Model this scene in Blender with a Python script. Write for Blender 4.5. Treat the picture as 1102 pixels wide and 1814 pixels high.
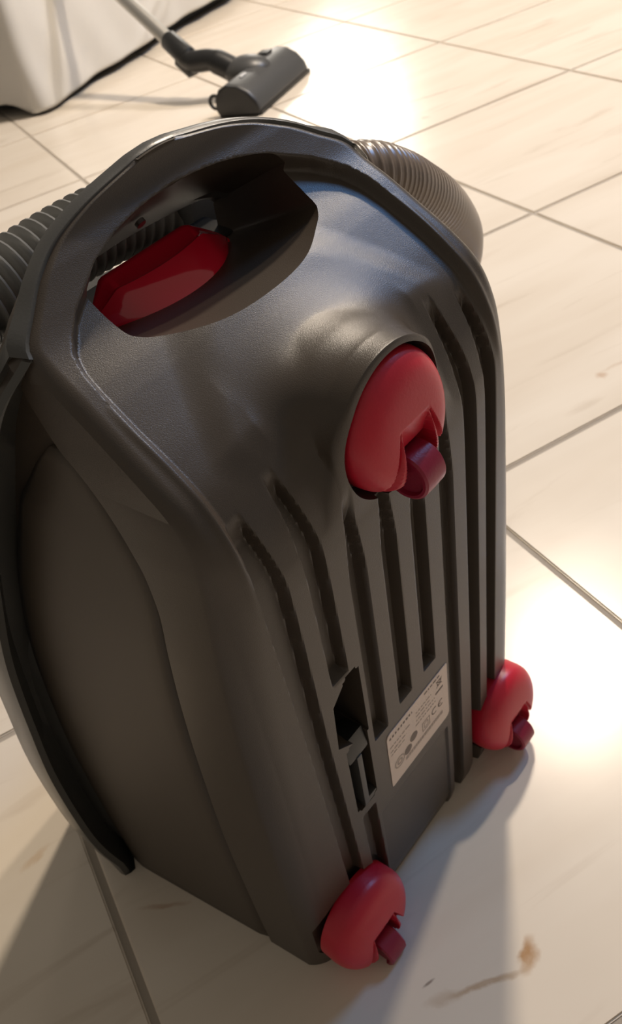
import bpy, bmesh, math, random
import numpy as np
from mathutils import Vector, Matrix, Euler
random.seed(4)
scene = bpy.context.scene
for o in list(bpy.data.objects):
    bpy.data.objects.remove(o)
COL = scene.collection

# ------------------------------------------------------------------ camera
cam_d = bpy.data.cameras.new('camera')
cam = bpy.data.objects.new('camera', cam_d)
COL.objects.link(cam)
RW = ((0.4647, 0.8622, -0.2016), (0.4988, -0.443, -0.745), (-0.7316, 0.2456, -0.6359))  # right, down, forward
r_, d_, f_ = [Vector(v).normalized() for v in RW]
CAM = Vector((1.9572, -1.2624, 0.5962))
m4 = Matrix((r_, -d_, -f_)).transposed().to_4x4()
m4.translation = CAM
cam.matrix_world = m4
cam_d.sensor_fit = 'HORIZONTAL'
cam_d.sensor_width = 36.0
cam_d.lens = 36.0 * 1617.15 / 1102.0
cam_d.clip_start = 0.01
cam_d.dof.use_dof = True
cam_d.dof.focus_distance = 0.40
cam_d.dof.aperture_fstop = 32.0
scene.camera = cam

# ------------------------------------------------------------------ light
world = bpy.data.worlds.new('world')
scene.world = world
world.use_nodes = True
wb = world.node_tree.nodes['Background']
wb.inputs[0].default_value = (1.0, 0.88, 0.74, 1)
wb.inputs[1].default_value = 0.155


def lamp(name, kind, loc, energy, color, size=0.1, target=None, sy=None):
    l = bpy.data.lights.new(name, kind)
    l.energy = energy
    l.color = color
    if kind == 'AREA':
        l.shape = 'ELLIPSE'
        l.size = size
        l.size_y = sy or size
    else:
        l.shadow_soft_size = size
    o = bpy.data.objects.new(name, l)
    COL.objects.link(o)
    o.location = loc
    if target is not None:
        o.rotation_euler = (Vector(target) - Vector(loc)).to_track_quat('-Z', 'Y').to_euler()
    return o


WARM = (1.0, 0.85, 0.68)
lamp('ceiling_lamp', 'POINT', (0.11, 0.245, 2.37), 165, WARM, 0.085)
lamp('ceiling_lamp', 'POINT', (0.33, 1.07, 2.35), 112, WARM, 0.07)
# bright far window behind the sofa, and a cool window on the right
lamp('far_window_light', 'AREA', (-4.2, 1.85, 1.64), 22, (1.0, 0.92, 0.80), 0.9, (0.19, -0.385, 0), 0.5)
lamp('cool_window_light', 'AREA', (0.90, 1.5, 2.55), 24, (0.20, 0.48, 1.0), 0.8, (1.62, -1.15, 0.4), 0.8)
scene.view_settings.view_transform = 'Standard'
scene.view_settings.look = 'None'
scene.view_settings.gamma = 1.0
scene.view_settings.use_curve_mapping = False
scene.view_settings.exposure = 0.32


# ------------------------------------------------------------------ helpers
def link(name, me, mat=None, parent=None):
    o = bpy.data.objects.new(name, me)
    COL.objects.link(o)
    if mat is not None and not me.materials:
        me.materials.append(mat)
    if parent is not None:
        o.parent = parent
    return o


def smooth(me, ang=35):
    for p in me.polygons:
        p.use_smooth = True
    me.set_sharp_from_angle(angle=math.radians(ang))


def pydata(name, v, f, mat=None, parent=None, ang=35):
    me = bpy.data.meshes.new(name)
    me.from_pydata([tuple(map(float, q)) for q in v], [], f)
    bm = bmesh.new()
    bm.from_mesh(me)
    bmesh.ops.remove_doubles(bm, verts=bm.verts, dist=1e-6)
    bmesh.ops.recalc_face_normals(bm, faces=bm.faces)
    bm.to_mesh(me)
    bm.free()
    if ang:
        smooth(me, ang)
    return link(name, me, mat, parent)


def from_bm(name, bm, mat=None, parent=None, ang=35, bevel=0):
    if bevel:
        bmesh.ops.bevel(bm, geom=bm.edges[:], offset=bevel, segments=2, profile=0.7, affect='EDGES')
    bmesh.ops.recalc_face_normals(bm, faces=bm.faces)
    me = bpy.data.meshes.new(name)
    bm.to_mesh(me)
    bm.free()
    if ang:
        smooth(me, ang)
    return link(name, me, mat, parent)


def add_box(bm, x0, x1, y0, y1, z0, z1):
    vs = [bm.verts.new((x, y, z)) for x in (x0, x1) for y in (y0, y1) for z in (z0, z1)]
    for f in ((0, 1, 3, 2), (4, 6, 7, 5), (0, 4, 5, 1), (2, 3, 7, 6), (0, 2, 6, 4), (1, 5, 7, 3)):
        bm.faces.new([vs[i] for i in f])


def box(name, x0, x1, y0, y1, z0, z1, mat, parent=None, bevel=0.002):
    bm = bmesh.new()
    add_box(bm, x0, x1, y0, y1, z0, z1)
    return from_bm(name, bm, mat, parent, 35, bevel)


def frames(pts):
    T = []
    for i in range(len(pts)):
        a = pts[max(i - 1, 0)]
        b = pts[min(i + 1, len(pts) - 1)]
        T.append((b - a).normalized())
    n = T[0].orthogonal().normalized()
    out = []
    for t in T:
        n = (n - t * n.dot(t)).normalized()
        out.append((n, t.cross(n)))
    return out


def tube_data(pts, radii, seg=32, cap=True):
    pts = [Vector(p) for p in pts]
    fr = frames(pts)
    V, F = [], []
    for p, (a, b), r in zip(pts, fr, radii):
        for k in range(seg):
            t = 2 * math.pi * k / seg
            V.append(p + a * (r * math.cos(t)) + b * (r * math.sin(t)))
    n = len(pts)
    for i in range(n - 1):
        for k in range(seg):
            k2 = (k + 1) % seg
            F.append((i * seg + k, i * seg + k2, (i + 1) * seg + k2, (i + 1) * seg + k))
    if cap:
        F.append(tuple(range(seg))[::-1])
        F.append(tuple((n - 1) * seg + k for k in range(seg)))
    return V, F


def catmull(P, n):
    P = [Vector(p) for p in P]
    Q = [P[0] * 2 - P[1]] + P + [P[-1] * 2 - P[-2]]
    out = []
    for i in range(1, len(Q) - 2):
        for k in range(n):
            t = k / n
            a, b, c, d = Q[i - 1], Q[i], Q[i + 1], Q[i + 2]
            out.append(0.5 * ((2 * b) + (c - a) * t + (2 * a - 5 * b + 4 * c - d) * t * t + (3 * b - a - 3 * c + d) * t ** 3))
    out.append(P[-1])
    return out


def resample(P, step):
    out = [P[0]]
    acc = 0
    for a, b in zip(P[:-1], P[1:]):
        L = (b - a).length
        while acc + L >= step:
            t = (step - acc) / L
            a = a + (b - a) * t
            out.append(a.copy())
            L = (b - a).length
            acc = 0
        acc += L
    return out


def pchip(x, xs, ys):
    """monotone cubic interpolation"""
    x = np.asarray(x, float)
    xs = np.asarray(xs, float)
    ys = np.asarray(ys, float)
    h = np.diff(xs)
    dl = np.diff(ys) / h
    m = np.zeros(len(xs))
    m[0], m[-1] = dl[0], dl[-1]
    for i in range(1, len(xs) - 1):
        if dl[i - 1] * dl[i] > 0:
            w1 = 2 * h[i] + h[i - 1]
            w2 = h[i] + 2 * h[i - 1]
            m[i] = (w1 + w2) / (w1 / dl[i - 1] + w2 / dl[i])
    i = np.clip(np.searchsorted(xs, x, side='right') - 1, 0, len(xs) - 2)
    t = np.clip((x - xs[i]) / h[i], 0, 1)
    return ((2 * t ** 3 - 3 * t ** 2 + 1) * ys[i] + (t ** 3 - 2 * t ** 2 + t) * h[i] * m[i]
            + (-2 * t ** 3 + 3 * t ** 2) * ys[i + 1] + (t ** 3 - t ** 2) * h[i] * m[i + 1])


def sstep(x, a, b):
    t = np.clip((np.asarray(x, float) - a) / (b - a), 0, 1)
    return t * t * (3 - 2 * t)


def boolean(ob, cutters):
    for c in cutters:
        md = ob.modifiers.new('cut', 'BOOLEAN')
        md.operation = 'DIFFERENCE'
        md.object = c
        md.solver = 'MANIFOLD'
    dg = bpy.context.evaluated_depsgraph_get()
    me = bpy.data.meshes.new_from_object(ob.evaluated_get(dg))
    ob.modifiers.clear()
    ob.data = me
    for c in cutters:
        bpy.data.objects.remove(c)
    return ob


def thing(name, label, cat, loc=(0, 0, 0), group=None):
    o = bpy.data.objects.new(name, None)
    COL.objects.link(o)
    o.location = loc
    o.empty_display_size = 0.05
    o['label'] = label
    o['category'] = cat
    if group:
        o['group'] = group
    return o


# ------------------------------------------------------------------ materials
def mat(name, color, rough=0.5, metal=0.0, bump=0.0, bscale=600.0, coat=0.0, spec=0.5, trans=0.0, var=0.0, vscale=8.0):
    m = bpy.data.materials.new(name)
    m.use_nodes = True
    nt = m.node_tree
    b = nt.nodes['Principled BSDF']
    b.inputs['Base Color'].default_value = (*color, 1)
    b.inputs['Roughness'].default_value = rough
    b.inputs['Metallic'].default_value = metal
    b.inputs['Specular IOR Level'].default_value = spec
    b.inputs['Coat Weight'].default_value = coat
    b.inputs['Coat Roughness'].default_value = 0.08
    b.inputs['Transmission Weight'].default_value = trans
    tc = nt.nodes.new('ShaderNodeTexCoord')
    if var:
        n = nt.nodes.new('ShaderNodeTexNoise')
        n.inputs['Scale'].default_value = vscale
        n.inputs['Detail'].default_value = 5
        nt.links.new(tc.outputs['Object'], n.inputs['Vector'])
        mx = nt.nodes.new('ShaderNodeMix')
        mx.data_type = 'RGBA'
        mx.inputs[6].default_value = (*[c * (1 - var) for c in color], 1)
        mx.inputs[7].default_value = (*[min(1, c * (1 + var)) for c in color], 1)
        nt.links.new(n.outputs['Fac'], mx.inputs[0])
        nt.links.new(mx.outputs[2], b.inputs['Base Color'])
    if bump:
        n2 = nt.nodes.new('ShaderNodeTexNoise')
        n2.inputs['Scale'].default_value = bscale
        n2.inputs['Detail'].default_value = 3
        nt.links.new(tc.outputs['Object'], n2.inputs['Vector'])
        bp = nt.nodes.new('ShaderNodeBump')
        bp.inputs['Strength'].default_value = bump
        bp.inputs['Distance'].default_value = 0.0006
        nt.links.new(n2.outputs['Fac'], bp.inputs['Height'])
        nt.links.new(bp.outputs['Normal'], b.inputs['Normal'])
    return m


M_BODY = mat('charcoal_plastic', (0.064, 0.049, 0.036), 0.35, bump=0.22, bscale=2200, spec=0.5, var=0.08, vscale=14)
M_SIDE = mat('charcoal_side_plastic', (0.074, 0.058, 0.043), 0.5, bump=0.15, bscale=2200)
M_HOOD = mat('glossy_grey_plastic', (0.075, 0.073, 0.066), 0.33, bump=0.1, bscale=900)
M_BLACK = mat('black_plastic', (0.012, 0.012, 0.012), 0.3)
M_CUFF = mat('mid_grey_plastic', (0.11, 0.11, 0.105), 0.4)
M_RED = mat('red_plastic', (0.56, 0.014, 0.036), 0.36, bump=0.12, bscale=700)
M_ROLL = mat('dark_red_roller_plastic', (0.30, 0.013, 0.045), 0.36, bump=0.15, bscale=700)
M_REDGL = mat('clear_red_plastic', (0.88, 0.010, 0.045), 0.07, coat=1.0)
M_HOSE = mat('grey_hose_plastic', (0.25, 0.245, 0.225), 0.25)
M_TAIL = mat('floor_tinted_hose_plastic', (0.20, 0.15, 0.11), 0.3)  # warm floor reflection put into the hose colour as brown
M_LABEL = mat('label_paper', (0.72, 0.60, 0.53), 0.5, var=0.05, vscale=60)
M_INK = mat('label_ink', (0.19, 0.15, 0.13), 0.6)
M_INK2 = mat('label_pale_ink', (0.40, 0.33, 0.29), 0.6)
M_CLIP = mat('clip_plastic', (0.06, 0.058, 0.055), 0.4)
M_METAL = mat('brushed_aluminium', (0.60, 0.58, 0.54), 0.36, metal=0.85)
M_NOZ = mat('grey_nozzle_plastic', (0.065, 0.065, 0.064), 0.38)
M_NOZD = mat('black_nozzle_plastic', (0.016, 0.016, 0.016), 0.4)
M_WHITE = mat('white_print', (0.65, 0.65, 0.65), 0.5)
M_SCREW = mat('screw_steel', (0.4, 0.4, 0.4), 0.3, metal=1.0)
M_CLOTH = mat('white_cotton', (0.62, 0.605, 0.575), 0.85, bump=0.5, bscale=420, var=0.04, vscale=5)
M_GROUT = mat('grey_grout', (0.40, 0.35, 0.29), 0.8, bump=0.5, bscale=300, var=0.12, vscale=6)


def tile_material():
    m = bpy.data.materials.new('cream_marbled_tile')
    m.use_nodes = True
    nt = m.node_tree
    N, L = nt.nodes, nt.links
    b = N['Principled BSDF']
    geo = N.new('ShaderNodeNewGeometry')
    oi = N.new('ShaderNodeObjectInfo')
    # long soft streaks running along the tile rows, shifted per tile
    off = N.new('ShaderNodeVectorMath')
    off.operation = 'SCALE'
    off.inputs['Scale'].default_value = 7.3
    comb = N.new('ShaderNodeCombineXYZ')
    L.new(oi.outputs['Random'], comb.inputs[0])
    L.new(oi.outputs['Random'], comb.inputs[1])
    L.new(comb.outputs[0], off.inputs[0])
    add = N.new('ShaderNodeVectorMath')
    L.new(geo.outputs['Position'], add.inputs[0])
    L.new(off.outputs[0], add.inputs[1])

    def noise(scale, detail, sx, sy, rot, dist=0.0):
        mp = N.new('ShaderNodeMapping')
        mp.inputs['Scale'].default_value = (sx, sy, 1)
        mp.inputs['Rotation'].default_value = (0, 0, rot)
        L.new(add.outputs[0], mp.inputs['Vector'])
        n = N.new('ShaderNodeTexNoise')
        n.inputs['Scale'].default_value = scale
        n.inputs['Detail'].default_value = detail
        n.inputs['Distortion'].default_value = dist
        L.new(mp.outputs[0], n.inputs['Vector'])
        return n.outputs['Fac']

    def ramp(src, p0, p1, c0=(0, 0, 0, 1), c1=(1, 1, 1, 1)):
        r = N.new('ShaderNodeValToRGB')
        r.color_ramp.elements[0].position = p0
        r.color_ramp.elements[1].position = p1
        r.color_ramp.elements[0].color = c0
        r.color_ramp.elements[1].color = c1
        L.new(src, r.inputs[0])
        return r.outputs[0]

    def mixc(fac, a, bcol, mode='MIX'):
        x = N.new('ShaderNodeMix')
        x.data_type = 'RGBA'
        x.blend_type = mode
        if isinstance(fac, float):
            x.inputs[0].default_value = fac
        else:
            L.new(fac, x.inputs[0])
        for i, s in ((6, a), (7, bcol)):
            if isinstance(s, tuple):
                x.inputs[i].default_value = s
            else:
                L.new(s, x.inputs[i])
        return x.outputs[2]

    base = mixc(ramp(noise(2.2, 4, 5.0, 1.0, 0.35, 0.6), 0.35, 0.7), (0.82, 0.74, 0.63, 1), (0.75, 0.66, 0.545, 1))
    streak = ramp(noise(3.4, 6, 9.0, 0.9, 0.42, 1.2), 0.60, 0.74)
    fade = N.new('ShaderNodeMath')
    fade.operation = 'MULTIPLY'
    fade.inputs[1].default_value = 0.32
    L.new(streak, fade.inputs[0])
    base = mixc(fade.outputs[0], base, (0.47, 0.37, 0.27, 1))
    # a few rust veins with a place of their own on the tiles
    wob = N.new('ShaderNodeTexNoise')
    wob.inputs['Scale'].default_value = 60
    wob.inputs['Detail'].default_value = 4
    L.new(geo.outputs['Position'], wob.inputs['Vector'])
    STAINS = [  # x, y, half length, half width, angle, strength, colour
        (1.741, -1.128, 0.0145, 0.0062, -0.86, 0.85, (0.42, 0.22, 0.08)),
        (1.741, -1.159, 0.030, 0.0028, 1.31, 0.75, (0.40, 0.24, 0.11)),
        (1.7335, -1.186, 0.016, 0.0045, 1.31, 0.35, (0.45, 0.30, 0.17)),
        (1.721, -1.1893, 0.0056, 0.0011, 1.63, 0.8, (0.20, 0.15, 0.11)),
        (1.290, -0.668, 0.008, 0.0075, 0.9, 0.6, (0.50, 0.30, 0.17)),
        (1.286, -0.640, 0.03, 0.004, 1.5, 0.35, (0.50, 0.33, 0.20)),
        (1.576, -1.316, 0.022, 0.0024, 1.1, 0.45, (0.44, 0.24, 0.14)),
        (1.482, -1.390, 0.016, 0.005, 1.9, 0.4, (0.55, 0.34, 0.16)),
        (0.30, -0.22, 0.09, 0.006, 1.35, 0.45, (0.36, 0.28, 0.22)),
        (0.395, -0.305, 0.012, 0.008, 1.0, 0.4, (0.36, 0.28, 0.22)),
        (0.0, 0.13, 0.11, 0.008, 1.3, 0.3, (0.42, 0.32, 0.24)),
        (1.52, -0.69, 0.05, 0.006, 1.25, 0.35, (0.5, 0.38, 0.27)),
        (1.47, -0.72, 0.03, 0.004, 1.35, 0.3, (0.5, 0.38, 0.27)),
        (1.63, -0.80, 0.06, 0.005, 1.3, 0.2, (0.5, 0.38, 0.27)),
    ]
    sep = N.new('ShaderNodeSeparateXYZ')
    L.new(geo.outputs['Position'], sep.inputs[0])

    def mth(op, a, bb=None, c=None):
        x = N.new('ShaderNodeMath')
        x.operation = op
        for i, s in enumerate((a, bb, c)):
            if s is None:
                continue
            if isinstance(s, (int, float)):
                x.inputs[i].default_value = s
            else:
                L.new(s, x.inputs[i])
        return x.outputs[0]
    for (x0, y0, hl, hw, ang, st, c) in STAINS:
        dx = mth('SUBTRACT', sep.outputs[0], x0)
        dy = mth('SUBTRACT', sep.outputs[1], y0)
        ca, sa = math.cos(ang), math.sin(ang)
        u = mth('DIVIDE', mth('ADD', mth('MULTIPLY', dx, ca), mth('MULTIPLY', dy, sa)), hl)
        v0 = mth('SUBTRACT', mth('MULTIPLY', dy, ca), mth('MULTIPLY', dx, sa))
        v = mth('DIVIDE', mth('ADD', v0, mth('MULTIPLY', mth('SUBTRACT', wob.outputs['Fac'], 0.5), hw * 2.5)), hw)
        d = mth('SQRT', mth('ADD', mth('MULTIPLY', u, u), mth('MULTIPLY', v, v)))
        k = mth('MULTIPLY', mth('SUBTRACT', 1.0, mth('SMOOTH_MIN', d, 1.0, 0.1)), 1.6)
        k = mth('MULTIPLY', mth('MINIMUM', mth('MAXIMUM', k, 0.0), 1.0), st)
        k = mth('MULTIPLY', k, mth('ADD', mth('MULTIPLY', wob.outputs['Fac'], 1.2), 0.3))
        base = mixc(k, base, (*c, 1))
    L.new(base, b.inputs['Base Color'])
    rg = ramp(noise(14, 3, 1, 1, 0), 0.2, 0.8, (0.21, 0.21, 0.21, 1), (0.26, 0.26, 0.26, 1))
    L.new(rg, b.inputs['Roughness'])
    b.inputs['Specular IOR Level'].default_value = 0.5
    return m


M_TILE = tile_material()

# ------------------------------------------------------------------ floor
T = 0.45
GW = 0.0056
bm = bmesh.new()
add_box(bm, -3.0, 2.9, -2.35, 2.35, -0.05, -0.0022)
floor = from_bm('floor', bm, M_GROUT, None, 0)
floor['kind'] = 'structure'
bm = bmesh.new()
hs = T / 2 - GW / 2
add_box(bm, -hs, hs, -hs, hs, -0.006, 0.0)
bmesh.ops.bevel(bm, geom=[e for e in bm.edges if all(abs(v.co.z) < 1e-6 for v in e.verts)], offset=0.0014, segments=2, affect='EDGES')
me_tile = bpy.data.meshes.new('tile')
bm.to_mesh(me_tile)
bm.free()
me_tile.materials.append(M_TILE)
for j in range(-6, 6):
    for i in range(-5, 5):
        t = bpy.data.objects.new('tile', me_tile)
        COL.objects.link(t)
        t.parent = floor
        t.location = ((j + 0.5) * T, (i + 0.5) * T, random.uniform(-0.0003, 0.0))

# ------------------------------------------------------------------ vacuum cleaner
O = Vector((1.63335, -1.13235, 0.0))
A5 = math.radians(5.0)
UP = Vector((0, 0, 1))
E1 = Vector((-0.0913, 0.2189, 0)).normalized()
NV = E1.cross(UP)
E3 = (UP * math.cos(A5) + NV * math.sin(A5)).normalized()
MV = (NV * math.cos(A5) - UP * math.sin(A5)).normalized()
vac = thing('vacuum_cleaner', 'charcoal canister vacuum cleaner standing on end on the tiles, red casters facing out', 'vacuum cleaner')
R3 = Matrix((E1, -MV, E3)).transposed()
vm = R3.to_4x4()
vm.translation = O
vac.matrix_world = vm
GS = -math.tan(A5)          # floor in local coordinates: z = GS * y

# profile of the underside: straight panel, then the nose, then the carrying handle
PZ = [-0.002, 0.10, 0.20, 0.30, 0.340, 0.354, 0.3645, 0.3765, 0.3895, 0.4014, 0.4134, 0.4245, 0.4363, 0.4459, 0.4545, 0.4614, 0.4664, 0.4713, 0.4735]
PY = [0.0, 0.0, 0.0, 0.0, 0.0004, 0.0014, 0.0032, 0.0074, 0.0155, 0.029, 0.0462, 0.0629, 0.0818, 0.0913, 0.0986, 0.1040, 0.1056, 0.1062, 0.1058]
PW = [0.1190, 0.1192, 0.1180, 0.1145, 0.1108, 0.1094, 0.1085, 0.1072, 0.1063, 0.1057, 0.1045, 0.1034, 0.1018, 0.0908, 0.077, 0.0611, 0.0442, 0.0184, 0.0]
ss = [0.0]
for k in range(1, len(PZ)):
    ss.append(ss[-1] + math.hypot(PZ[k] - PZ[k - 1], PY[k] - PY[k - 1]))
ss = np.array(ss)
S_END = ss[-1]
s_of_z = lambda z: np.interp(z, PZ, ss)
pz = lambda s: pchip(s, ss, PZ)
py = lambda s: pchip(s, ss, PY)


def pw(s):
    s = np.asarray(s, float)
    s4 = ss[12]
    lo = pchip(np.minimum(s, ss[12]), ss[:13], PW[:13])
    # elliptical closing of the handle arch
    q = np.clip((s - s4) / (S_END - s4), 0, 1)
    qs = (ss[12:] - s4) / (S_END - s4)
    ang = pchip(q, qs, np.sqrt(np.maximum(0, 1 - (np.array(PW[12:]) / PW[12]) ** 2)))
    hi = PW[12] * np.sqrt(np.maximum(0, 1 - ang ** 2))
    return np.where(s <= s4, lo, hi)


# inner crease (z -> half width)
IZ = [-0.002, 0.30, 0.353, 0.38, 0.3997, 0.4086, 0.4194, 0.428, 0.4334, 0.437, 0.4423, 0.4508, 0.4555, 0.458, 0.4592]
IW = [0.1010, 0.098, 0.0948, 0.0941, 0.0939, 0.0939, 0.0932, 0.0917, 0.088, 0.0827, 0.0743, 0.0541, 0.0372, 0.0198, 0.0]
iw_of_s = lambda s: np.where(pz(s) > IZ[-1], -0.01, pchip(pz(s), IZ, IW))
_is = np.array([s_of_z(z) for z in IZ])

NU, NS = 400, 520
u = np.linspace(-1, 1, NU + 1)
sl = np.concatenate([np.linspace(0, ss[12], 430, endpoint=False),
                     ss[12] + (S_END - ss[12]) * (1 - (1 - np.linspace(0, 1, NS - 430 + 1)) ** 1.8)])
Sg, Ug = np.meshgrid(sl, u, indexing='ij')
Wg = pw(Sg)
Wi = np.minimum(0.0935, 0.915 * Wg)
X = np.where(np.abs(Ug) <= 0.86, Ug / 0.86 * Wi, np.sign(Ug) * (Wi + (np.abs(Ug) - 0.86) / 0.14 * (Wg - Wi)))
Yb, Zb = py(Sg), pz(Sg)
ds = 1e-4
Ty = (py(np.minimum(Sg + ds, S_END)) - py(Sg - ds)) / 1.0
Tz = (pz(np.minimum(Sg + ds, S_END)) - pz(Sg - ds)) / 1.0
tl = np.hypot(Ty, Tz) + 1e-12
Ny, Nz = -Tz / tl, Ty / tl            # outward normal (towards -y)
ax = np.abs(X)
iw = iw_of_s(Sg)
# distance inside the crease
s_in = np.interp(ax, np.array(IW[::-1]), _is[::-1])
din = np.minimum(iw - ax, (s_in - Sg) * 0.9)
din = np.where(Zb < 0.42, iw - ax, din)
rec = np.interp(Zb, [0, 0.345, 0.375, 0.40, 0.42, 0.4363, 0.45, 0.46], [0, 0, 0.0026, 0.0038, 0.0048, 0.0066, 0.0095, 0.0105])
disp = -rec * sstep(din, 0.0, 0.0042)
disp = disp + 0.0007 * np.exp(-((din + 0.0006) / 0.0020) ** 2) * sstep(Zb, 0.33, 0.37) * (1 - sstep(Zb, 0.408, 0.424))
# gently crowned panel and rounded long edges
disp = disp + 0.0048 * (1 - np.clip(ax / 0.108, 0, 1) ** 4) * (1 - sstep(Zb, 0.33, 0.385)) * sstep(Zb, -0.01, 0.02)
edge = np.clip((ax - (Wg - 0.017)) / 0.017, 0, 1)
disp = disp - 0.0085 * edge ** 2.4 * (1 - sstep(Zb, 0.34, 0.40))
disp = disp - 0.0022 * np.clip((ax - (Wg - 0.006)) / 0.006, 0, 1) ** 2 * sstep(Zb, 0.34, 0.40) * (Wg > 0.012)
# grooves
GX = [-0.0855, -0.0612, -0.0365, -0.0122, 0.0122, 0.0375, 0.0622, 0.0835]
GL = [0.0, 0.0, 0.176, 0.182, 0.184, 0.0, 0.0, 0.0]
GT = [0.380, 0.384, 0.348, 0.345, 0.345, 0.348, 0.392, 0.388]
for gx, gl, gt in zip(GX, GL, GT):
    hw = 0.0062 - 0.0028 * sstep(Zb, gt - 0.045, gt)
    if gx < -0.08:
        hw = hw + 0.0014 * sstep(Zb, 0.20, 0.33)
    cx_ = gx + (0.034 if gx < -0.08 else 0.022 if gx < -0.05 else 0.0) * np.clip(0.33 - Zb, -0.05, 1)
    g = 1 - sstep(np.abs(X - cx_), hw - 0.0017, hw + 0.0002)
    g = g * (1 - sstep(Zb, gt - 0.016, gt))
    if gl > 0:
        g = g * sstep(Zb, gl - 0.0008, gl + 0.0012)
    if -0.07 < gx < -0.05:
        g = g * (1 - sstep(Zb, 0.118, 0.120) * (1 - sstep(Zb, 0.252, 0.256)))
    disp = disp - 0.0068 * g
# wide shallow field below the rating label
fl = sstep(X, -0.0470, -0.0458) * (1 - sstep(X, 0.0255, 0.0267)) * (1 - sstep(Zb, 0.100, 0.1012))
disp = disp - 0.0016 * fl
Yg = Yb + Ny * disp
Zg = Zb + Nz * disp
# round housing of the front caster: a short barrel that runs back into the nose, filleted
ZC = 0.3700
RB = 0.0390
kb = sstep(Yb, 0.0, 0.022)
zc1 = np.where(ax < RB, ZC + np.sqrt(np.maximum(RB ** 2 - ax ** 2, 0)), ZC - (ax - RB) * 2.0)
zc2 = ZC + RB - 11.0 * ax ** 2
zc = zc1 + (zc2 - zc1) * kb - 0.30 * np.maximum(Yb - 0.010, 0)
wz = sstep(Sg, s_of_z(0.336), s_of_z(0.366))
eps = 0.004 + 0.020 * sstep(Yb, 0.000, 0.022)
smax = 0.5 * (Zg + zc + np.sqrt((Zg - zc) ** 2 + eps ** 2)) - 0.5 * eps * np.minimum(1, np.exp(-(np.maximum(Zg - zc, 0) / 0.02)) * 0.35 + 0.0)
smax = np.where(Zg - zc > 0.03, Zg + (smax - Zg) * (1 - sstep(Zg - zc, 0.03, 0.06)), smax)
Zn = np.maximum(Zg, smax)
Zg = Zg + (Zn - Zg) * wz
Yg = Yg - 0.0075 * (1 - sstep(Yb, 0.003, 0.030)) * (1 - sstep(ax, 0.026, 0.050)) * wz
# soften the fillet between housing and nose
rl = np.hypot(X, Zg - ZC)
msk = sstep(rl, 0.0395, 0.045) * (1 - sstep(ax, 0.046, 0.054)) * sstep(Zg, 0.372, 0.39) * (1 - sstep(din * -1.0, -0.012, -0.006)) * (1 - sstep(Yb, 0.040, 0.050))
msk = np.clip(msk, 0, 1) * 0.9
for _ in range(160):
    for A in (Yg, Zg):
        av = A.copy()
        av[1:-1, 1:-1] = 0.25 * (A[:-2, 1:-1] + A[2:, 1:-1] + A[1:-1, :-2] + A[1:-1, 2:])
        A += (av - A) * msk
# stand on the floor
bot = 1 - sstep(Sg, 0.0, 0.01)
Zg = Zg + (GS * Yg - Zg - 0.0) * (Sg < 1e-9)

nS, nU = X.shape
V = [(X[i, j], Yg[i, j], Zg[i, j]) for i in range(nS) for j in range(nU)]
F = []
for i in range(nS - 1):
    for j in range(nU - 1):
        a = i * nU + j
        F.append((a, a + 1, a + nU + 1, a + nU))
# boundary: left edge up, right edge down
left = [i * nU for i in range(nS)]
right = [i * nU + nU - 1 for i in range(nS)]
bottom = list(range(nU))
loop = left[:-1] + [left[-1]] + right[::-1][1:] + bottom[::-1][1:-1]
PTZ = [-0.01, 0.0, 0.05, 0.14, 0.21, 0.27, 0.31, 0.33, 0.35, 0.378, 0.394, 0.403, 0.42, 0.44, 0.48]
PTY = [0.040, 0.042, 0.0445, 0.046, 0.044, 0.041, 0.038, 0.037, 0.040, 0.054, 0.066, 0.075, 0.086, 0.094, 0.105]
prev = loop
topq = lambda z: float(sstep(z, 0.41, 0.45))


def ring(fn):
    global prev
    base = len(V)
    for k, idx in enumerate(loop):
        V.append(fn(V[idx]))
    n = len(loop)
    for k in range(n):
        k2 = (k + 1) % n
        F.append((prev[k], base + k, base + k2, prev[k2]))
    prev = [base + k for k in range(n)]


def gz(x, y, z, orig):
    return (x, y, GS * y if orig[2] < 0.004 else z)


sg = lambda x: -1 if x < 0 else 1
wk = lambda v: min(1.0, abs(v[0]) / 0.09) * sg(v[0])
r1 = lambda v: gz(v[0] + wk(v) * 0.0016, v[1] + 0.0025, v[2], v)
r2 = lambda v: gz(v[0] + wk(v) * 0.0045, max(v[1] + 0.012 - 0.004 * topq(v[2]), float(pchip(v[2], PTZ, PTY))), v[2] - 0.004 * topq(v[2]), v)
r3 = lambda v: gz(v[0] + wk(v) * 0.001, r2(v)[1] + 0.0012, r2(v)[2] - 0.002 * topq(v[2]), v)
r4 = lambda v: gz(v[0] + wk(v) * 0.004, max(r2(v)[1] + 0.02, 0.12), v[2] - 0.022 * topq(v[2]), v)
r5 = lambda v: gz(v[0] * 0.98 + wk(v) * 0.008, 0.150, v[2] - 0.050 * topq(v[2]), v)
for fn in (r1, r2, r3, r4, r5):
    ring(fn)
F.append(tuple(prev))
shell = pydata('lower_shell', V, F, M_BODY, vac, None)

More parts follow.
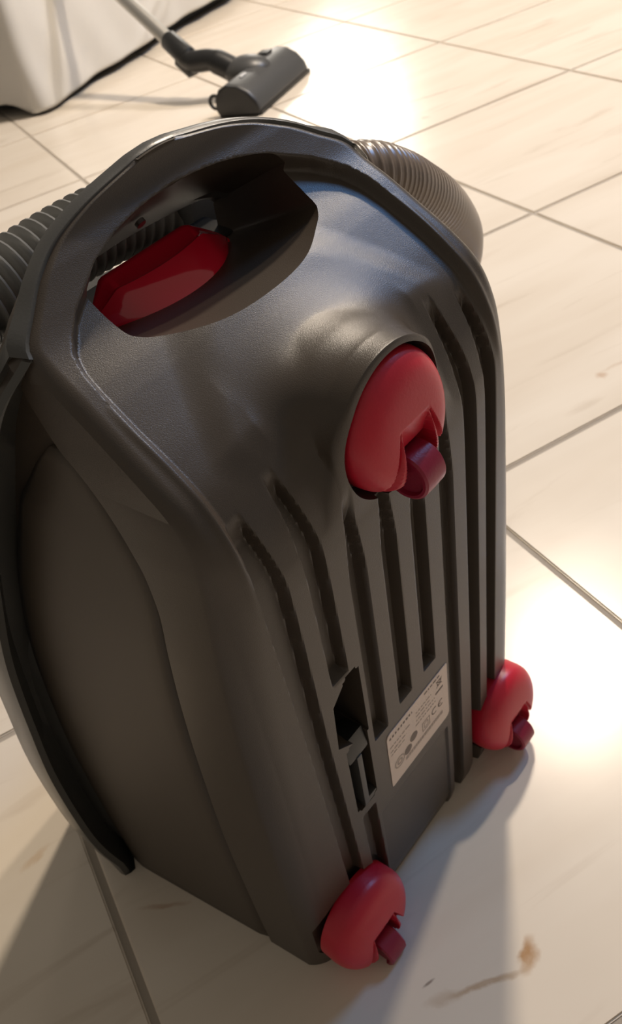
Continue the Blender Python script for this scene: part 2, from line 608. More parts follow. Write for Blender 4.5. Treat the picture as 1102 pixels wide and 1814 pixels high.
# cutters -----------------------------------------------------------
OUT = [(0.0, 0.0548, 0.4185), (0.022, 0.0562, 0.4190), (0.040, 0.0605, 0.4212), (0.0525, 0.0655, 0.4240), (0.0585, 0.0695, 0.4264), (0.0612, 0.0735, 0.4286),
       (0.0622, 0.082, 0.4335), (0.0622, 0.0885, 0.4460), (0.0541, 0.0946, 0.4508), (0.0372, 0.0979, 0.4555), (0.0198, 0.1000, 0.4582), (0.0, 0.1006, 0.4592)]
BK = [(0.0, 0.158, 0.394), (0.022, 0.158, 0.394), (0.040, 0.158, 0.393), (0.054, 0.158, 0.392), (0.060, 0.158, 0.391), (0.0625, 0.158, 0.392),
      (0.0630, 0.158, 0.398), (0.0630, 0.158, 0.408), (0.0541, 0.158, 0.412), (0.0372, 0.158, 0.4135), (0.0198, 0.158, 0.4145), (0.0, 0.158, 0.4150)]


def full(L_):
    L2_ = [Vector(p) for p in L_]
    P_ = catmull([Vector((-L2_[1].x, L2_[1].y, L2_[1].z))] + L2_[:7], 6)[6:] + catmull(L2_[7:] + [Vector((-L2_[-2].x, L2_[-2].y, L2_[-2].z))], 6)[:-6]
    return P_ + [Vector((-p.x, p.y, p.z)) for p in P_[-2:0:-1]]


A_, B_ = full(OUT), full(BK)
n = len(A_)
rings = []
rings.append([a + Vector((0, -0.050, 0.066)) if False else a + (Vector((0, -0.62, 0.78)) * 0.035) for a in A_])
rings.append(A_)
for t in (0.06, 0.12, 0.2, 0.3, 0.4, 0.5, 0.6, 0.7, 0.8, 0.9, 1.0):
    rr = []
    for a, b in zip(A_, B_):
        p = a.lerp(b, t)
        rr.append(p)
    rings.append(rr)
cv = [p for r in rings for p in r]
cf = []
for i in range(len(rings) - 1):
    for k in range(n):
        k2 = (k + 1) % n
        cf.append((i * n + k, i * n + k2, (i + 1) * n + k2, (i + 1) * n + k))
cf.append(tuple(range(n)))
cf.append(tuple((len(rings) - 1) * n + k for k in range(n)))
cut_open = pydata('cutter_opening', cv, cf, None, vac, None)


def disc_cutter(cx, cz, r, y0, y1, egg=0.0, seg=64):
    v, f = [], []
    for y, rr in ((y0, r), (y1, r * 0.97)):
        for k in range(seg):
            a = 2 * math.pi * k / seg
            sx = 1 - egg * (0.5 + 0.5 * math.sin(a))
            v.append((cx + rr * math.cos(a) * sx, y, cz + rr * math.sin(a)))
    for k in range(seg):
        k2 = (k + 1) % seg
        f.append((k, k2, seg + k2, seg + k))
    f.append(tuple(range(seg)))
    f.append(tuple(seg + k for k in range(seg)))
    return pydata('cutter_disc', v, f, None, vac, None)


FC = (0.001, 0.3700)
RC = 0.0885
RZ = 0.0335
cuts = [cut_open, disc_cutter(FC[0], FC[1] - 0.0006, 0.0368, -0.07, 0.010, 0.02),
        disc_cutter(-0.0840, 0.0342, 0.0358, -0.07, 0.0045), disc_cutter(0.0935, 0.0412, 0.0358, -0.07, 0.0065)]
for (x0, x1, z0, z1) in ((-0.0655, -0.0475, 0.128, 0.1955), (-0.0592, -0.0462, 0.19, 0.251)):
    bm = bmesh.new()
    add_box(bm, x0, x1, -0.03, 0.022, z0, z1)
    bmesh.ops.bevel(bm, geom=[e for e in bm.edges if abs(e.verts[0].co.y - e.verts[1].co.y) > 0.01], offset=0.0025, segments=3, affect='EDGES')
    cuts.append(from_bm('cutter_slot', bm, None, vac, None))
# scoop leading into the slot from the left
sv = [(-0.070, -0.02, 0.203), (-0.068, -0.02, 0.238), (-0.056, -0.02, 0.193), (-0.056, -0.02, 0.250),
      (-0.070, -0.0040, 0.203), (-0.068, -0.0040, 0.238), (-0.056, 0.010, 0.193), (-0.056, 0.010, 0.250)]
cuts.append(pydata('cutter_scoop', sv, [(0, 1, 3, 2), (4, 6, 7, 5), (0, 4, 5, 1), (2, 3, 7, 6), (0, 2, 6, 4), (1, 5, 7, 3)], None, vac, None))
boolean(shell, cuts)
smooth(shell.data, 32)

# side panels ---------------------------------------------------------
RIMZ = [-0.015, 0.05, 0.12, 0.18, 0.25, 0.30, 0.355, 0.385, 0.402]
RIMY = [0.164, 0.167, 0.165, 0.158, 0.144, 0.128, 0.106, 0.094, 0.082]
for sgn, nm in ((-1, 'side_panel'), (1, 'side_panel')):
    v, f = [], []
    zs = list(np.linspace(-0.006, 0.401, 60))
    K = 14
    for z in zs:
        y0 = float(pchip(z, PTZ, PTY)) + 0.0016
        y1 = max(float(pchip(z, RIMZ, RIMY)) + 0.014 * min(1.0, max(0.0, (0.40 - z) / 0.04)), y0 + 0.002)
        w0 = float(pw(s_of_z(max(z, 0)))) + 0.0038
        for k in range(K + 1):
            t = k / K
            y = y0 + (y1 - y0) * t
            ease = 0.0022 * (1 - math.exp(-(y - y0) / 0.002)) - 0.0022
            x = w0 + ease + 0.128 * (y - y0) * 0.92
            # the panel sweeps outwards into the rim
            x -= 0.0060 * max(0, (y - (y1 - 0.024)) / 0.024) ** 2.0 * min(1, (y1 - y0) / 0.05)
            zz = GS * y if z <= zs[0] else z
            v.append((sgn * x, y, zz))
    for i in range(len(zs) - 1):
        for k in range(K):
            a = i * (K + 1) + k
            f.append((a, a + 1, a + K + 2, a + K + 1))
    o = pydata(nm, v, f, M_SIDE, vac, 40)
    md = o.modifiers.new('thick', 'SOLIDIFY')
    md.thickness = 0.004
    md.offset = -1

# rim and hood (top cover): strips along the rim, over the handle and down again
RT = [(0.1445, 0.163, -0.0142), (0.150, 0.1655, 0.004), (0.1565, 0.166, 0.052), (0.1575, 0.1625, 0.131), (0.1545, 0.1555, 0.192), (0.1515, 0.142, 0.256),
      (0.1475, 0.126, 0.306), (0.1385, 0.106, 0.370), (0.1215, 0.0905, 0.417), (0.1030, 0.0832, 0.4368)]
RTc = catmull([Vector(p) for p in RT], 8)


def strip(name, secs, material, close=False):
    m_ = len(secs[0])
    v = [p for s in secs for p in s]
    f = []
    for i in range(len(secs) - 1):
        for k in range(m_ - 1 + (1 if close else 0)):
            k2 = (k + 1) % m_
            f.append((i * m_ + k, i * m_ + k2, (i + 1) * m_ + k2, (i + 1) * m_ + k))
    if close:
        f.append(tuple(range(m_)))
        f.append(tuple((len(secs) - 1) * m_ + k for k in range(m_)))
    return pydata(name, v, f, material, vac, 40)


for sgn in (-1, 1):
    secs = []
    for q in RTc:
        z = q.z
        k = min(1.0, max(0.0, (0.43 - z) / 0.06))
        inn = Vector((q.x - 0.014 * k - 0.002, q.y + 0.016 * k + 0.001, z))
        mid = Vector((q.x - 0.0034 * k - 0.0006, q.y - 0.0004, z))
        tip = Vector((q.x, q.y, z))
        out = Vector((q.x + 0.0008, q.y + 0.004, z))
        bk = Vector((q.x - 0.002, q.y + 0.03, z - 0.012 - 0.014 * (1 - k)))
        b2 = Vector((q.x * 0.84, min(q.y + 0.065, 0.235), z - 0.03 - 0.05 * (1 - k)))
        ib = Vector((q.x * 0.80, q.y + 0.025, z - 0.03))
        sec = [inn, mid, tip, out, bk, b2, ib]
        if z < 0.0:
            sec = [Vector((p.x, p.y, GS * p.y)) for p in sec]
        secs.append([Vector((sgn * p.x, p.y, p.z)) for p in sec])
    strip('rim_cover', secs, M_SIDE if False else M_HOOD, True)

# outer half of the carrying handle
hp = []
for q in np.linspace(ss[12] + 0.0012, S_END, 60):
    hp.append((float(pw(q)), float(py(q)), float(pz(q))))
hp[-1] = (0.0, hp[-1][1], hp[-1][2])
pathL = [Vector((-a, b, c)) for a, b, c in hp]
path = pathL + [Vector((a, b, c)) for a, b, c in hp[-2::-1]]
# even spacing
path = resample(path, 0.0035)
path[-1] = Vector((-path[0].x, path[0].y, path[0].z))
secs = []
for i, p in enumerate(path):
    a = path[max(i - 1, 0)]
    b = path[min(i + 1, len(path) - 1)]
    t = (b - a).normalized()
    nrm = Vector((-t.z, 0, t.x)).normalized()        # outward in the x-z plane
    if nrm.dot(Vector((p.x, 0, p.z - 0.40))) < 0:
        nrm = -nrm
    side = min(1.0, max(0.0, (abs(p.x) - 0.070) / 0.031)) ** 1.6
    secs.append([p + nrm * -0.003 + Vector((0, 0.0014, 0)), p + nrm * 0.0004 + Vector((0, 0.0016, 0)),
                 p + nrm * 0.0012 + Vector((0, 0.0030, 0)), p + nrm * (0.0014 + 0.003 * side) + Vector((0, 0.009, -0.001)),
                 p + nrm * (-0.004 + 0.013 * side) + Vector((0, 0.022, -0.018)), p + nrm * (-0.010 + 0.012 * side) + Vector((0, 0.034, -0.028)),
                 p + nrm * -0.016 + Vector((0, 0.036, -0.026)), p + nrm * -0.012 + Vector((0, 0.02, -0.006))])
strip('handle_cover', secs, M_HOOD, True)

# screw under the handle
v, f = tube_data([(-0.006, 0.124, 0.4395), (-0.006, 0.1225, 0.4382)], [0.0026, 0.0026], 16)
pydata('screw', v, f, M_SCREW, vac)

# hood behind: a rounded closed body standing on the floor
secs = []
zs = np.linspace(0, 1, 26)
for t in zs:
    z = 0.002 + t * 0.366
    k = 1 - max(0, (t - 0.62) / 0.38) ** 2.4 * 0.42
    kb = 1 - max(0, (0.15 - t) / 0.15) ** 2 * 0.06
    sec = []
    for a in np.linspace(0, 2 * math.pi, 48, endpoint=False):
        ca, sa = math.cos(a), math.sin(a)
        x = 0.138 * k * kb * abs(ca) ** 0.62 * (1 if ca >= 0 else -1)
        y0 = 0.190 - 0.02 * max(0, (t - 0.5))
        y = y0 + (0.078 if sa >= 0 else 0.045) * kb * (1 - 0.25 * max(0, t - 0.6) / 0.4) * abs(sa) ** 0.75 * (1 if sa >= 0 else -1)
        sec.append(Vector((x, y, z + (GS * y if t < 0.9 else GS * y * 0.3))))
    secs.append(sec)
strip('rear_hood', secs, M_HOOD, True)

# clear red lid of the dust container, seen through the handle
secs = []
for q in np.linspace(-1, 1, 41):
    b = Vector((0.0485 * q, 0.129 - 0.0285 * (1 - q * q), 0.4045 - 0.0015 * (1 - q * q)))
    tipk = 1 - abs(q) ** 4
    xr = 0.0485 * q
    kk = min(1.0, (1 - abs(q)) / 0.42)
    rz = 0.4035 + 0.0165 * kk ** 0.8
    ry = 0.1275 + 0.006 * kk
    r = Vector((xr, ry, rz))
    m1 = b.lerp(r, 0.12) + Vector((0, -0.0010, 0.0022)) * kk
    m2 = b.lerp(r, 0.62) + Vector((0, -0.0008, 0.0036)) * kk
    m3 = b.lerp(r, 0.66) + Vector((0, 0.0006, 0.0022)) * kk
    r0 = r + Vector((0, -0.0016, -0.0006)) * kk
    r2_ = r + Vector((0, 0.0022, -0.0004)) * kk
    bk = Vector((xr, ry + 0.006 * kk + 0.001, 0.392))
    secs.append([b + Vector((0, 0.0005, -0.006)), b, m1, m2, m3, r0, r, r2_, bk])
lid = strip('dust_container_lid', secs, M_REDGL, True)
lid['label'] = 'glossy red dust container lid'

box('dark_gap_filler', -0.068, 0.068, 0.1365, 0.166, 0.366, 0.4000, M_BLACK, vac, 0.003)  # added black block: hides the floor and darkens the gap behind the lid
# swivel cuff and hose behind the handle
box('hose_cuff', 0.060, 0.118, 0.165, 0.215, 0.352, 0.420, M_CUFF, vac, 0.006)
hose_path = catmull([(0.066, 0.194, 0.401), (0.03, 0.196, 0.408), (-0.02, 0.197, 0.4085), (-0.075, 0.199, 0.404), (-0.13, 0.208, 0.388), (-0.19, 0.235, 0.335),
                     (-0.235, 0.275, 0.25), (-0.25, 0.32, 0.15), (-0.262, 0.375, 0.055)], 30)
# ... and on along the floor, outside the picture, up to the handle end of the wand
vinv = vm.inverted()
hose_path = hose_path[:-1] + catmull([vinv @ Vector(p) if k else hose_path[-1] for k, p in enumerate(
    [(0, 0, 0), (1.19, -1.63, 0.024), (0.8, -1.72, 0.0225), (0.2, -1.62, 0.0225), (-0.35, -1.5, 0.03), (-0.75, -1.38, 0.14), (-1.0, -1.2, 0.40), (-1.2, -0.93, 0.62), (-1.128, -0.720, 0.602)])], 30)
pitch = 0.0070


def hose_mesh(name, ctrl, r0, r1, mat_, sub=8, seg=36, plain=None):
    P = resample(ctrl, pitch / sub)
    R = []
    for i in range(len(P)):
        ph = (i % sub) / sub
        c = max(0.0, math.cos(2 * math.pi * (ph - 0.5))) ** 0.75
        fd_ = 1.0 if plain is None else max(0.0, min(1.0, (plain - i / sub) / (plain * 0.6)))
        R.append(r0 - (r0 - r1) * (1 - c) * fd_)
    v, f = tube_data(P, R, seg)
    return pydata(name, v, f, mat_, vac, 60)


hose_mesh('hose', hose_path, 0.0215, 0.0168, M_HOSE, 7, 28)
# the other leg of the hose leaves the cuff to the right and drops behind the body
elbow = catmull([(0.110, 0.180, 0.384), (0.135, 0.152, 0.386), (0.167, 0.134, 0.384), (0.195, 0.131, 0.369), (0.218, 0.132, 0.352), (0.241, 0.134, 0.333), (0.261, 0.137, 0.312), (0.276, 0.141, 0.290),
                 (0.282, 0.148, 0.264), (0.276, 0.160, 0.230), (0.258, 0.195, 0.16), (0.225, 0.255, 0.10), (0.165, 0.300, 0.085), (0.095, 0.296, 0.10), (0.05, 0.255, 0.12)], 20)
pitch = 0.0046
hose_mesh('hose_tail', elbow, 0.0212, 0.0204, M_TAIL, plain=40)

# rating label ---------------------------------------------------------
LX0, LX1, LZ0, LZ1 = -0.0340, 0.0285, 0.1135, 0.1672
LY = -0.0052
bm = bmesh.new()
cor = 0.004
pts = []
for cx_, cz_, a0, rr in ((LX1, LZ1, 0, 0.0012), (LX0, LZ1, 90, cor), (LX0, LZ0, 180, 0.0012), (LX1, LZ0, 270, cor)):
    ccx = cx_ - rr if a0 in (0, 270) else cx_ + rr
    ccz = cz_ - rr if a0 in (0, 90) else cz_ + rr
    for k in range(5):
        a = math.radians(a0 + 90 * k / 4)
        pts.append((ccx + rr * math.cos(a), ccz + rr * math.sin(a)))
fr = [bm.verts.new((x, LY, z)) for x, z in pts]
bk_ = [bm.verts.new((x, -0.0020, z)) for x, z in pts]
bm.faces.new(fr)
bm.faces.new(bk_[::-1])
for k in range(len(pts)):
    k2 = (k + 1) % len(pts)
    bm.faces.new((fr[k], bk_[k], bk_[k2], fr[k2]))
label = from_bm('rating_label', bm, M_LABEL, vac, 0)
label['label'] = 'white rating label with grey print'


def text(name, body, x, z, size, material, bold=0.0):
    cu = bpy.data.curves.new(name, 'FONT')
    cu.body = body
    cu.size = size
    cu.offset = bold
    cu.align_x = 'CENTER'
    cu.align_y = 'CENTER'
    ob = bpy.data.objects.new('tmp', cu)
    COL.objects.link(ob)
    bpy.context.view_layer.update()
    me = bpy.data.meshes.new_from_object(ob.evaluated_get(bpy.context.evaluated_depsgraph_get()))
    bpy.data.objects.remove(ob)
    for v_ in me.vertices:
        v_.co = Vector((x + v_.co.x, LY - 0.00012, z + v_.co.y))
    me.materials.clear()
    return link(name, me, material, label)


def bars(name, items, material):
    b_ = bmesh.new()
    for x0, x1, z0, z1 in items:
        b_.faces.new([b_.verts.new((x, LY - 0.00012, z)) for x, z in ((x0, z0), (x1, z0), (x1, z1), (x0, z1))])
    return from_bm(name, b_, material, label, 0)


def arc(b_, cx, cz, r, w, a0, a1, seg=20, sx=1.0):
    for k in range(seg):
        q = []
        for a, rr in ((k, r - w / 2), (k, r + w / 2), (k + 1, r + w / 2), (k + 1, r - w / 2)):
            an = math.radians(a0 + (a1 - a0) * a / seg)
            q.append(b_.verts.new((cx + rr * math.cos(an) * sx, LY - 0.00012, cz + rr * math.sin(an))))
        b_.faces.new(q)


rnd = random.Random(9)


def words(x0, x1, z, h, wl=(0.0012, 0.0042), gap=0.0009):
    out = []
    x = x0
    while x < x1:
        w = rnd.uniform(*wl)
        out.append((x, min(x + w, x1), z - h / 2, z + h / 2))
        x += w + gap
    return out


bars('heading_print', words(-0.0318, -0.009, 0.1620, 0.0019, (0.0014, 0.0018), 0.0012) + words(0.004, 0.021, 0.1638, 0.0014), M_INK)
bars('small_print', words(-0.0322, -0.012, 0.1535, 0.0010) + words(-0.0322, -0.016, 0.1490, 0.0010) + words(-0.0322, -0.018, 0.1455, 0.0009)
     + words(-0.0055, 0.0105, 0.1560, 0.0009) + words(-0.0055, 0.0095, 0.1525, 0.0010) + words(-0.006, 0.0140, 0.1485, 0.0009) + words(-0.0068, 0.0145, 0.1445, 0.0011), M_INK2)
bars('bottom_print', words(-0.0190, 0.0215, 0.1250, 0.0030, (0.0012, 0.003), 0.0004), M_INK2)
b_ = bmesh.new()
for ccx in (0.0130, 0.0200):
    arc(b_, ccx, 0.1365, 0.0028, 0.0009, 55, 305)
b_.faces.new([b_.verts.new((x, LY - 0.00012, z)) for x, z in ((0.0174, 0.1361), (0.0199, 0.1361), (0.0199, 0.1369), (0.0174, 0.1369))])
from_bm('conformity_mark', b_, M_INK, label, 0)
b_ = bmesh.new()
for h, w in ((0.0044, 0.0007), (0.0024, 0.0006)):
    for (x0, x1, z0, z1) in ((-h, h, h - w, h), (-h, h, -h, -h + w), (-h, -h + w, -h, h), (h - w, h, -h, h)):
        b_.faces.new([b_.verts.new((0.0035 + x * 0.95, LY - 0.00012, 0.1342 + z)) for x, z in ((x0, z0), (x1, z0), (x1, z1), (x0, z1))])
from_bm('double_square_mark', b_, M_INK2, label, 0)
# safety seal (dark round mark with GS) and round test mark
b_ = bmesh.new()
arc(b_, -0.0095, 0.1372, 0.0019, 0.0038, 0, 360)
arc(b_, -0.0160, 0.1315, 0.0019, 0.0038, 0, 360)
from_bm('seal_mark', b_, M_INK, label, 0)
b_ = bmesh.new()
arc(b_, -0.0248, 0.1306, 0.0046, 0.0010, 0, 360)
arc(b_, -0.0248, 0.1306, 0.0020, 0.0014, 0, 360)
from_bm('test_mark', b_, M_INK2, label, 0)
# crossed-out bin
b_ = bmesh.new()


def seg_(x0, z0, x1, z1, w):
    d = Vector((x1 - x0, z1 - z0)).normalized()
    nn = Vector((-d.y, d.x)) * w / 2
    b_.faces.new([b_.verts.new((x, LY - 0.00012, z)) for x, z in ((x0 + nn.x, z0 + nn.y), (x1 + nn.x, z1 + nn.y), (x1 - nn.x, z1 - nn.y), (x0 - nn.x, z0 - nn.y))])


for s in ((0.0165, 0.1608, 0.0225, 0.1548), (0.0225, 0.1608, 0.0165, 0.1548), (0.0172, 0.1598, 0.0180, 0.1556), (0.0218, 0.1598, 0.0210, 0.1556), (0.0168, 0.1600, 0.0222, 0.1600), (0.0180, 0.1557, 0.0210, 0.1557)):
    seg_(*s, 0.0006)
b_.faces.new([b_.verts.new((x, LY - 0.00012, z)) for x, z in ((0.0150, 0.1495), (0.0232, 0.1495), (0.0232, 0.1513), (0.0150, 0.1513))])
from_bm('bin_mark', b_, M_INK, label, 0)

# accessory clip in the slot -------------------------------------------
bm = bmesh.new()
add_box(bm, -0.0592, -0.0550, -0.0050, 0.012, 0.1290, 0.180)
add_box(bm, -0.0592, -0.0475, -0.0044, 0.006, 0.1275, 0.1325)
from_bm('parking_clip', bm, M_CLIP, vac, 35, 0.0009)
bm = bmesh.new()
add_box(bm, -0.0652, -0.0480, -0.0035, 0.010, 0.179, 0.196)
bmesh.ops.rotate(bm, cent=(-0.057, 0, 0.186), matrix=Matrix.Rotation(math.radians(-10), 3, 'X'), verts=bm.verts)
from_bm('clip_tongue', bm, M_NOZD, vac, 35, 0.0022)


# casters ---------------------------------------------------------------
def caster_dome(R):
    NR, NA = 70, 132
    v, f = [], []
    for i in range(NR + 1):
        r = (i / NR) ** 0.75
        for k in range(NA):
            a = 2 * math.pi * k / NA
            ca, sa = math.cos(a), math.sin(a)
            x, z = R * r * ca, R * r * sa
            # flat face, tilted so that it stands out further towards the wheel, with a blunt round edge
            h = 0.0165 - 0.16 * z
            h = h * max(0.0, 1 - r ** 5) ** 0.5 * (1 - 0.10 * r * r)
            axx = abs(x)
            # channel that slides down to the wheel between two fork cheeks
            if z < 0.0055:
                q = (0.0055 - z)
                wch = 0.0100 + 0.05 * q
                k_in = 1 - float(sstep(axx, wch - 0.0007, wch + 0.0004))
                dep = min(0.0085, 0.42 * q) if z > -0.0085 else 0.02
                h = h - min(h - 0.001 if h > 0.001 else 0, dep) * k_in
                # outer groove of the cheek, fanning out from the apex
                gx = 0.0104 + 0.27 * q
                gw = 0.0007 + 0.085 * q
                g = 1 - float(sstep(axx - gx, gw * 0.15, gw)) if axx > gx else float(sstep(axx, gx - gw * 1.1, gx))
                h = h - min(h * 0.6, 0.0052 * min(1.0, q / 0.012)) * g
            v.append((x, -h, z))
    for i in range(NR):
        for k in range(NA):
            k2 = (k + 1) % NA
            f.append((i * NA + k, i * NA + k2, (i + 1) * NA + k2, (i + 1) * NA + k))
    base = len(v)
    for k in range(NA):
        x, y, z = v[NR * NA + k]
        v.append((x * 0.985, 0.010, z * 0.985))
        f.append((NR * NA + k, NR * NA + (k + 1) % NA, base + (k + 1) % NA, base + k))
    f.append(tuple(base + k for k in range(NA)))
    return v, f


dv, df = caster_dome(0.0328)
prof = [(0.0, 0.0060), (0.0088, 0.0060), (0.0096, 0.0078), (0.0110, 0.0078), (0.0121, 0.0068), (0.0123, 0.0), (0.0121, -0.0068), (0.0110, -0.0078), (0.0096, -0.0078), (0.0088, -0.0060), (0.0, -0.0060)]
wv, wf = [], []
WS = 40
for r, x in prof:
    for k in range(WS):
        a = 2 * math.pi * k / WS
        wv.append((x, r * math.cos(a), r * math.sin(a)))
for i in range(len(prof) - 1):
    for k in range(WS):
        k2 = (k + 1) % WS
        wf.append((i * WS + k, i * WS + k2, (i + 1) * WS + k2, (i + 1) * WS + k))
c0 = None
for (cx_, cy_, cz_, lab_) in ((FC[0], 0.0, FC[1], 'red swivel caster at the top of the underside'),
                              (-0.0835, -0.0105, 0.0330, 'red swivel caster at the lower left corner'),
                              (0.0935, -0.0045, 0.0412, 'red swivel caster at the lower right corner')):
    if c0 is None:
        c0 = pydata('caster', dv, df, M_RED, vac, 38)
        w0 = pydata('caster_wheel', wv, wf, M_ROLL, c0, 40)
        w0.location = (0.0, -0.0130, -0.0235)
        c, w_ = c0, w0
    else:
        c = c0.copy()
        COL.objects.link(c)
        c.parent = vac
        w_ = w0.copy()
        COL.objects.link(w_)
        w_.parent = c
    c.location = (cx_, cy_, cz_)
    c['label'] = lab_

# ------------------------------------------------------------------ floor nozzle with wand
noz = thing('floor_nozzle', 'dark grey vacuum floor nozzle on a silver wand leaning on the white sofa', 'vacuum nozzle', (-0.075, -0.425, 0))
ud = Vector((-0.62, 0.785, 0)).normalized()
fd = Vector((ud.y, -ud.x, 0))
nm = Matrix((ud, -fd, UP)).transposed().to_4x4()   # x along the head, y to the back (towards the wand)
nm.translation = Vector((-0.098, -0.413, 0.0))
noz.matrix_world = nm
# cross-section (y back positive, z up)
CS = [(-0.052, 0.004), (-0.055, 0.014), (-0.050, 0.030), (-0.034, 0.050), (-0.010, 0.064), (0.016, 0.068), (0.036, 0.060), (0.050, 0.040), (0.052, 0.016), (0.046, 0.004)]
LN = 0.138
v, f = [], []
xs = [-LN, -LN + 0.004, -LN + 0.012, -0.06, 0, 0.06, LN - 0.03, LN - 0.012, LN - 0.003, LN]
sc = [0.95, 0.985, 1, 1, 1, 1, 1, 0.97, 0.88, 0.76]
for x, s in zip(xs, sc):
    for y, z in CS:
        v.append((x, y * s, 0.004 + (z - 0.004) * s))
mcs = len(CS)
for i in range(len(xs) - 1):
    for k in range(mcs):
        k2 = (k + 1) % mcs
        f.append((i * mcs + k, i * mcs + k2, (i + 1) * mcs + k2, (i + 1) * mcs + k))
f.append(tuple(range(mcs)))
f.append(tuple((len(xs) - 1) * mcs + k for k in range(mcs)))
pydata('nozzle_head', v, f, M_NOZ, noz, 30)
v, f = [], []
for x, s in ((-LN - 0.005, 0.90), (-LN - 0.003, 0.99), (-LN + 0.001, 1.0)):
    for y, z in CS:
        v.append((x, y * s, 0.036 + (z - 0.036) * s))
for i in range(2):
    for k in range(mcs):
        k2 = (k + 1) % mcs
        f.append((i * mcs + k, i * mcs + k2, (i + 1) * mcs + k2, (i + 1) * mcs + k))
f.append(tuple(range(mcs)))
f.append(tuple(2 * mcs + k for k in range(mcs)))
pydata('end_cap', v, f, M_NOZD, noz, 30)
bm = bmesh.new()
add_box(bm, -LN + 0.002, LN - 0.004, -0.056, 0.050, 0.0, 0.010)
from_bm('bumper_strip', bm, M_NOZD, noz, 35, 0.003)
# round housing over the neck pivot
bm = bmesh.new()
bmesh.ops.create_uvsphere(bm, u_segments=28, v_segments=16, radius=1)
bmesh.ops.scale(bm, vec=(0.046, 0.058, 0.034), verts=bm.verts)
bmesh.ops.translate(bm, vec=(0.005, 0.036, 0.052), verts=bm.verts)
from_bm('pivot_housing', bm, M_NOZ, noz, 60)
bm = bmesh.new()
add_box(bm, 0.058, 0.088, 0.008, 0.034, 0.055, 0.0725)
from_bm('side_vent', bm, M_NOZD, noz, 35, 0.004)
bm = bmesh.new()
add_box(bm, -0.088, -0.062, 0.002, 0.008, 0.0655, 0.0682)
from_bm('white_mark', bm, M_WHITE, noz, 35, 0.0008)
# little ring at the back of the near end
rv = []
rf = []
for i in range(24):
    a = 2 * math.pi * i / 24
    for k in range(8):
        b = 2 * math.pi * k / 8
        rr = 0.014 + 0.004 * math.cos(b)
        rv.append((-LN + 0.014 + 0.004 * math.sin(b), 0.060 + rr * math.cos(a), 0.030 + rr * math.sin(a)))
for i in range(24):
    for k in range(8):
        i2, k2 = (i + 1) % 24, (k + 1) % 8
        rf.append((i * 8 + k, i * 8 + k2, i2 * 8 + k2, i2 * 8 + k))
pydata('rear_ring', rv, rf, M_NOZD, noz)
# neck, collar and wand in world space, brought into nozzle space
inv = nm.inverted()
WA = Vector((-0.266, -0.5244, 0.10))
WD = Vector((-0.189, -0.043, 0.11)).normalized()
hub = nm @ Vector((0.0, 0.055, 0.050))
pth = catmull([hub, hub.lerp(WA, 0.45) + Vector((0, 0, 0.008)), WA - WD * 0.03, WA + WD * 0.02], 8)
v, f = tube_data([inv @ p for p in pth], [0.027] * 8 + [0.024] * 8 + [0.022] * (len(pth) - 16), 24)
pydata('neck', v, f, M_NOZD, noz)
P = [WA - WD * 0.02, WA - WD * 0.015, WA + WD * 0.055, WA + WD * 0.06]
v, f = tube_data([inv @ p for p in P], [0.021, 0.0245, 0.0225, 0.019], 28)
pydata('collar', v, f, M_NOZD, noz)
sd = WD.cross(UP).normalized()
un = sd.cross(WD).normalized()
b_ = bmesh.new()
add_box(b_, -0.014, 0.014, -0.035, 0.02, -0.034, -0.018)
mm = Matrix((sd, WD, un)).transposed().to_4x4()
mm.translation = WA - WD * 0.005
bmesh.ops.transform(b_, matrix=inv @ mm, verts=b_.verts)
from_bm('release_tab', b_, M_NOZD, noz, 35, 0.003)
P = [WA + WD * 0.05, WA + WD * 1.02]
v, f = tube_data([inv @ p for p in P], [0.0168, 0.0168], 32)
pydata('wand', v, f, M_METAL, noz)['label'] = 'silver metal wand'

# ------------------------------------------------------------------ sofa with white loose cover
sofa = thing('sofa', 'low sofa in a loose white cotton cover, hem just above the tiles', 'sofa', (-0.62, -0.83, 0))
C0 = Vector((-0.600, -0.825, 0.0))
D1 = Vector((-0.44, 0.632, 0)).normalized()      # long front edge
D2 = Vector((-0.86, -0.52, 0)).normalized()      # short side, running left
HS = 0.352
# hem path: side -> corner -> front
L2, L1 = 0.55, 1.65


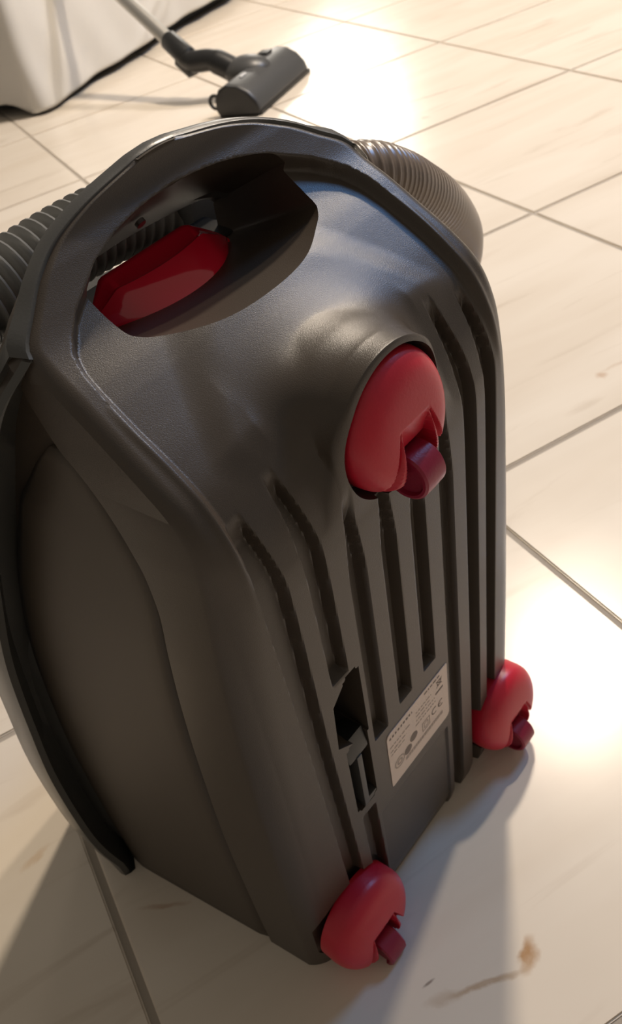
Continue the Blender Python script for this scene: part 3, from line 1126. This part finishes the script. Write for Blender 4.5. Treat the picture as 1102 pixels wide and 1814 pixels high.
def cover_pt(t, h):
    """t along the perimeter (negative on the side), h 0 at hem .. 1 at top edge"""
    rc = 0.035
    if t < -rc:
        p = C0 + D2 * (-t)
        nrm = Vector((D2.y, -D2.x, 0))
        if nrm.dot(Vector((1, -1, 0))) < 0:
            nrm = -nrm
    elif t > rc:
        p = C0 + D1 * t
        nrm = Vector((0.82, 0.572, 0))
    else:
        a = (t + rc) / (2 * rc)
        p = (C0 + D2 * rc).lerp(C0, a).lerp(C0.lerp(C0 + D1 * rc, a), a)
        n2 = Vector((D2.y, -D2.x, 0))
        if n2.dot(Vector((1, -1, 0))) < 0:
            n2 = -n2
        nrm = n2.lerp(Vector((0.82, 0.572, 0)), a).normalized()
    wr = 0.006 * math.sin(t * 17 + 1.2 * math.sin(t * 5)) * (1 - h) ** 1.2 + 0.004 * math.sin(t * 41 + h * 6 + 0.7) * (1 - h)
    diag = 0.007 * math.exp(-((t * 1.0 - 0.42 - (h) * 0.62) / 0.035) ** 2) * math.exp(-((h - 0.25) / 0.3) ** 2)
    diag += 0.006 * math.exp(-((t - 0.52 - h * 0.5) / 0.03) ** 2) * math.exp(-((h - 0.3) / 0.3) ** 2)
    hem = 0.010 + 0.020 * float(sstep(abs(t), 0.0, 0.45)) + 0.004 * math.sin(t * 9 + 1) * float(sstep(abs(t), 0.05, 0.3))
    if t < 0:
        hem = 0.010 + 0.018 * float(sstep(-t, 0.0, 0.12)) + 0.006 * math.sin(t * 40)
    z = hem + (HS - hem) * h
    q = p + nrm * (wr + diag + 0.012 * (1 - h))
    q.z = z
    return q


ts = list(np.linspace(-L2, -0.05, 26)) + list(np.linspace(-0.04, 0.04, 13)) + list(np.linspace(0.05, L1, 150))
hs_ = list(np.linspace(0, 1, 40))
v, f = [], []
for t in ts:
    for h in hs_:
        v.append(cover_pt(t, h))
    for rr, dz in ((0.008, 0.010), (0.025, 0.018)):
        p = cover_pt(t, 1.0)
        cen = C0 + D1 * 0.8 + D2 * 0.5
        d = Vector((cen.x - p.x, cen.y - p.y, 0)).normalized()
        v.append(p + d * rr + Vector((0, 0, dz)))
mh = len(hs_) + 2
for i in range(len(ts) - 1):
    for k in range(mh - 1):
        a = i * mh + k
        f.append((a, a + 1, a + mh + 1, a + mh))
topc = len(v)
far = C0 + D1 * L1 + D2 * L2
v.append(Vector((far.x, far.y, HS + 0.018)))
mid_i = [i * mh + mh - 1 for i in range(len(ts))]
for a, b in zip(mid_i[:-1], mid_i[1:]):
    f.append((a, b, topc))
inv_s = Matrix.Translation(-Vector((-0.62, -0.83, 0)))
o = pydata('cover', [inv_s @ Vector(p) for p in v], f, M_CLOTH, sofa, 60)
md = o.modifiers.new('thick', 'SOLIDIFY')
md.thickness = 0.004
md.offset = -1
# dark base of the sofa under the hem
bm = bmesh.new()
q = [C0 + D1 * 0.05 + D2 * 0.05, C0 + D1 * (L1 - 0.05) + D2 * 0.05, C0 + D1 * (L1 - 0.05) + D2 * (L2 - 0.03), C0 + D1 * 0.05 + D2 * (L2 - 0.03)]
lo = [bm.verts.new(inv_s @ Vector((p.x, p.y, 0.0))) for p in q]
hi = [bm.verts.new(inv_s @ Vector((p.x, p.y, 0.30))) for p in q]
bm.faces.new(lo)
bm.faces.new(hi)
for k in range(4):
    bm.faces.new((lo[k], lo[(k + 1) % 4], hi[(k + 1) % 4], hi[k]))
from_bm('sofa_base', bm, M_NOZD, sofa, 0)
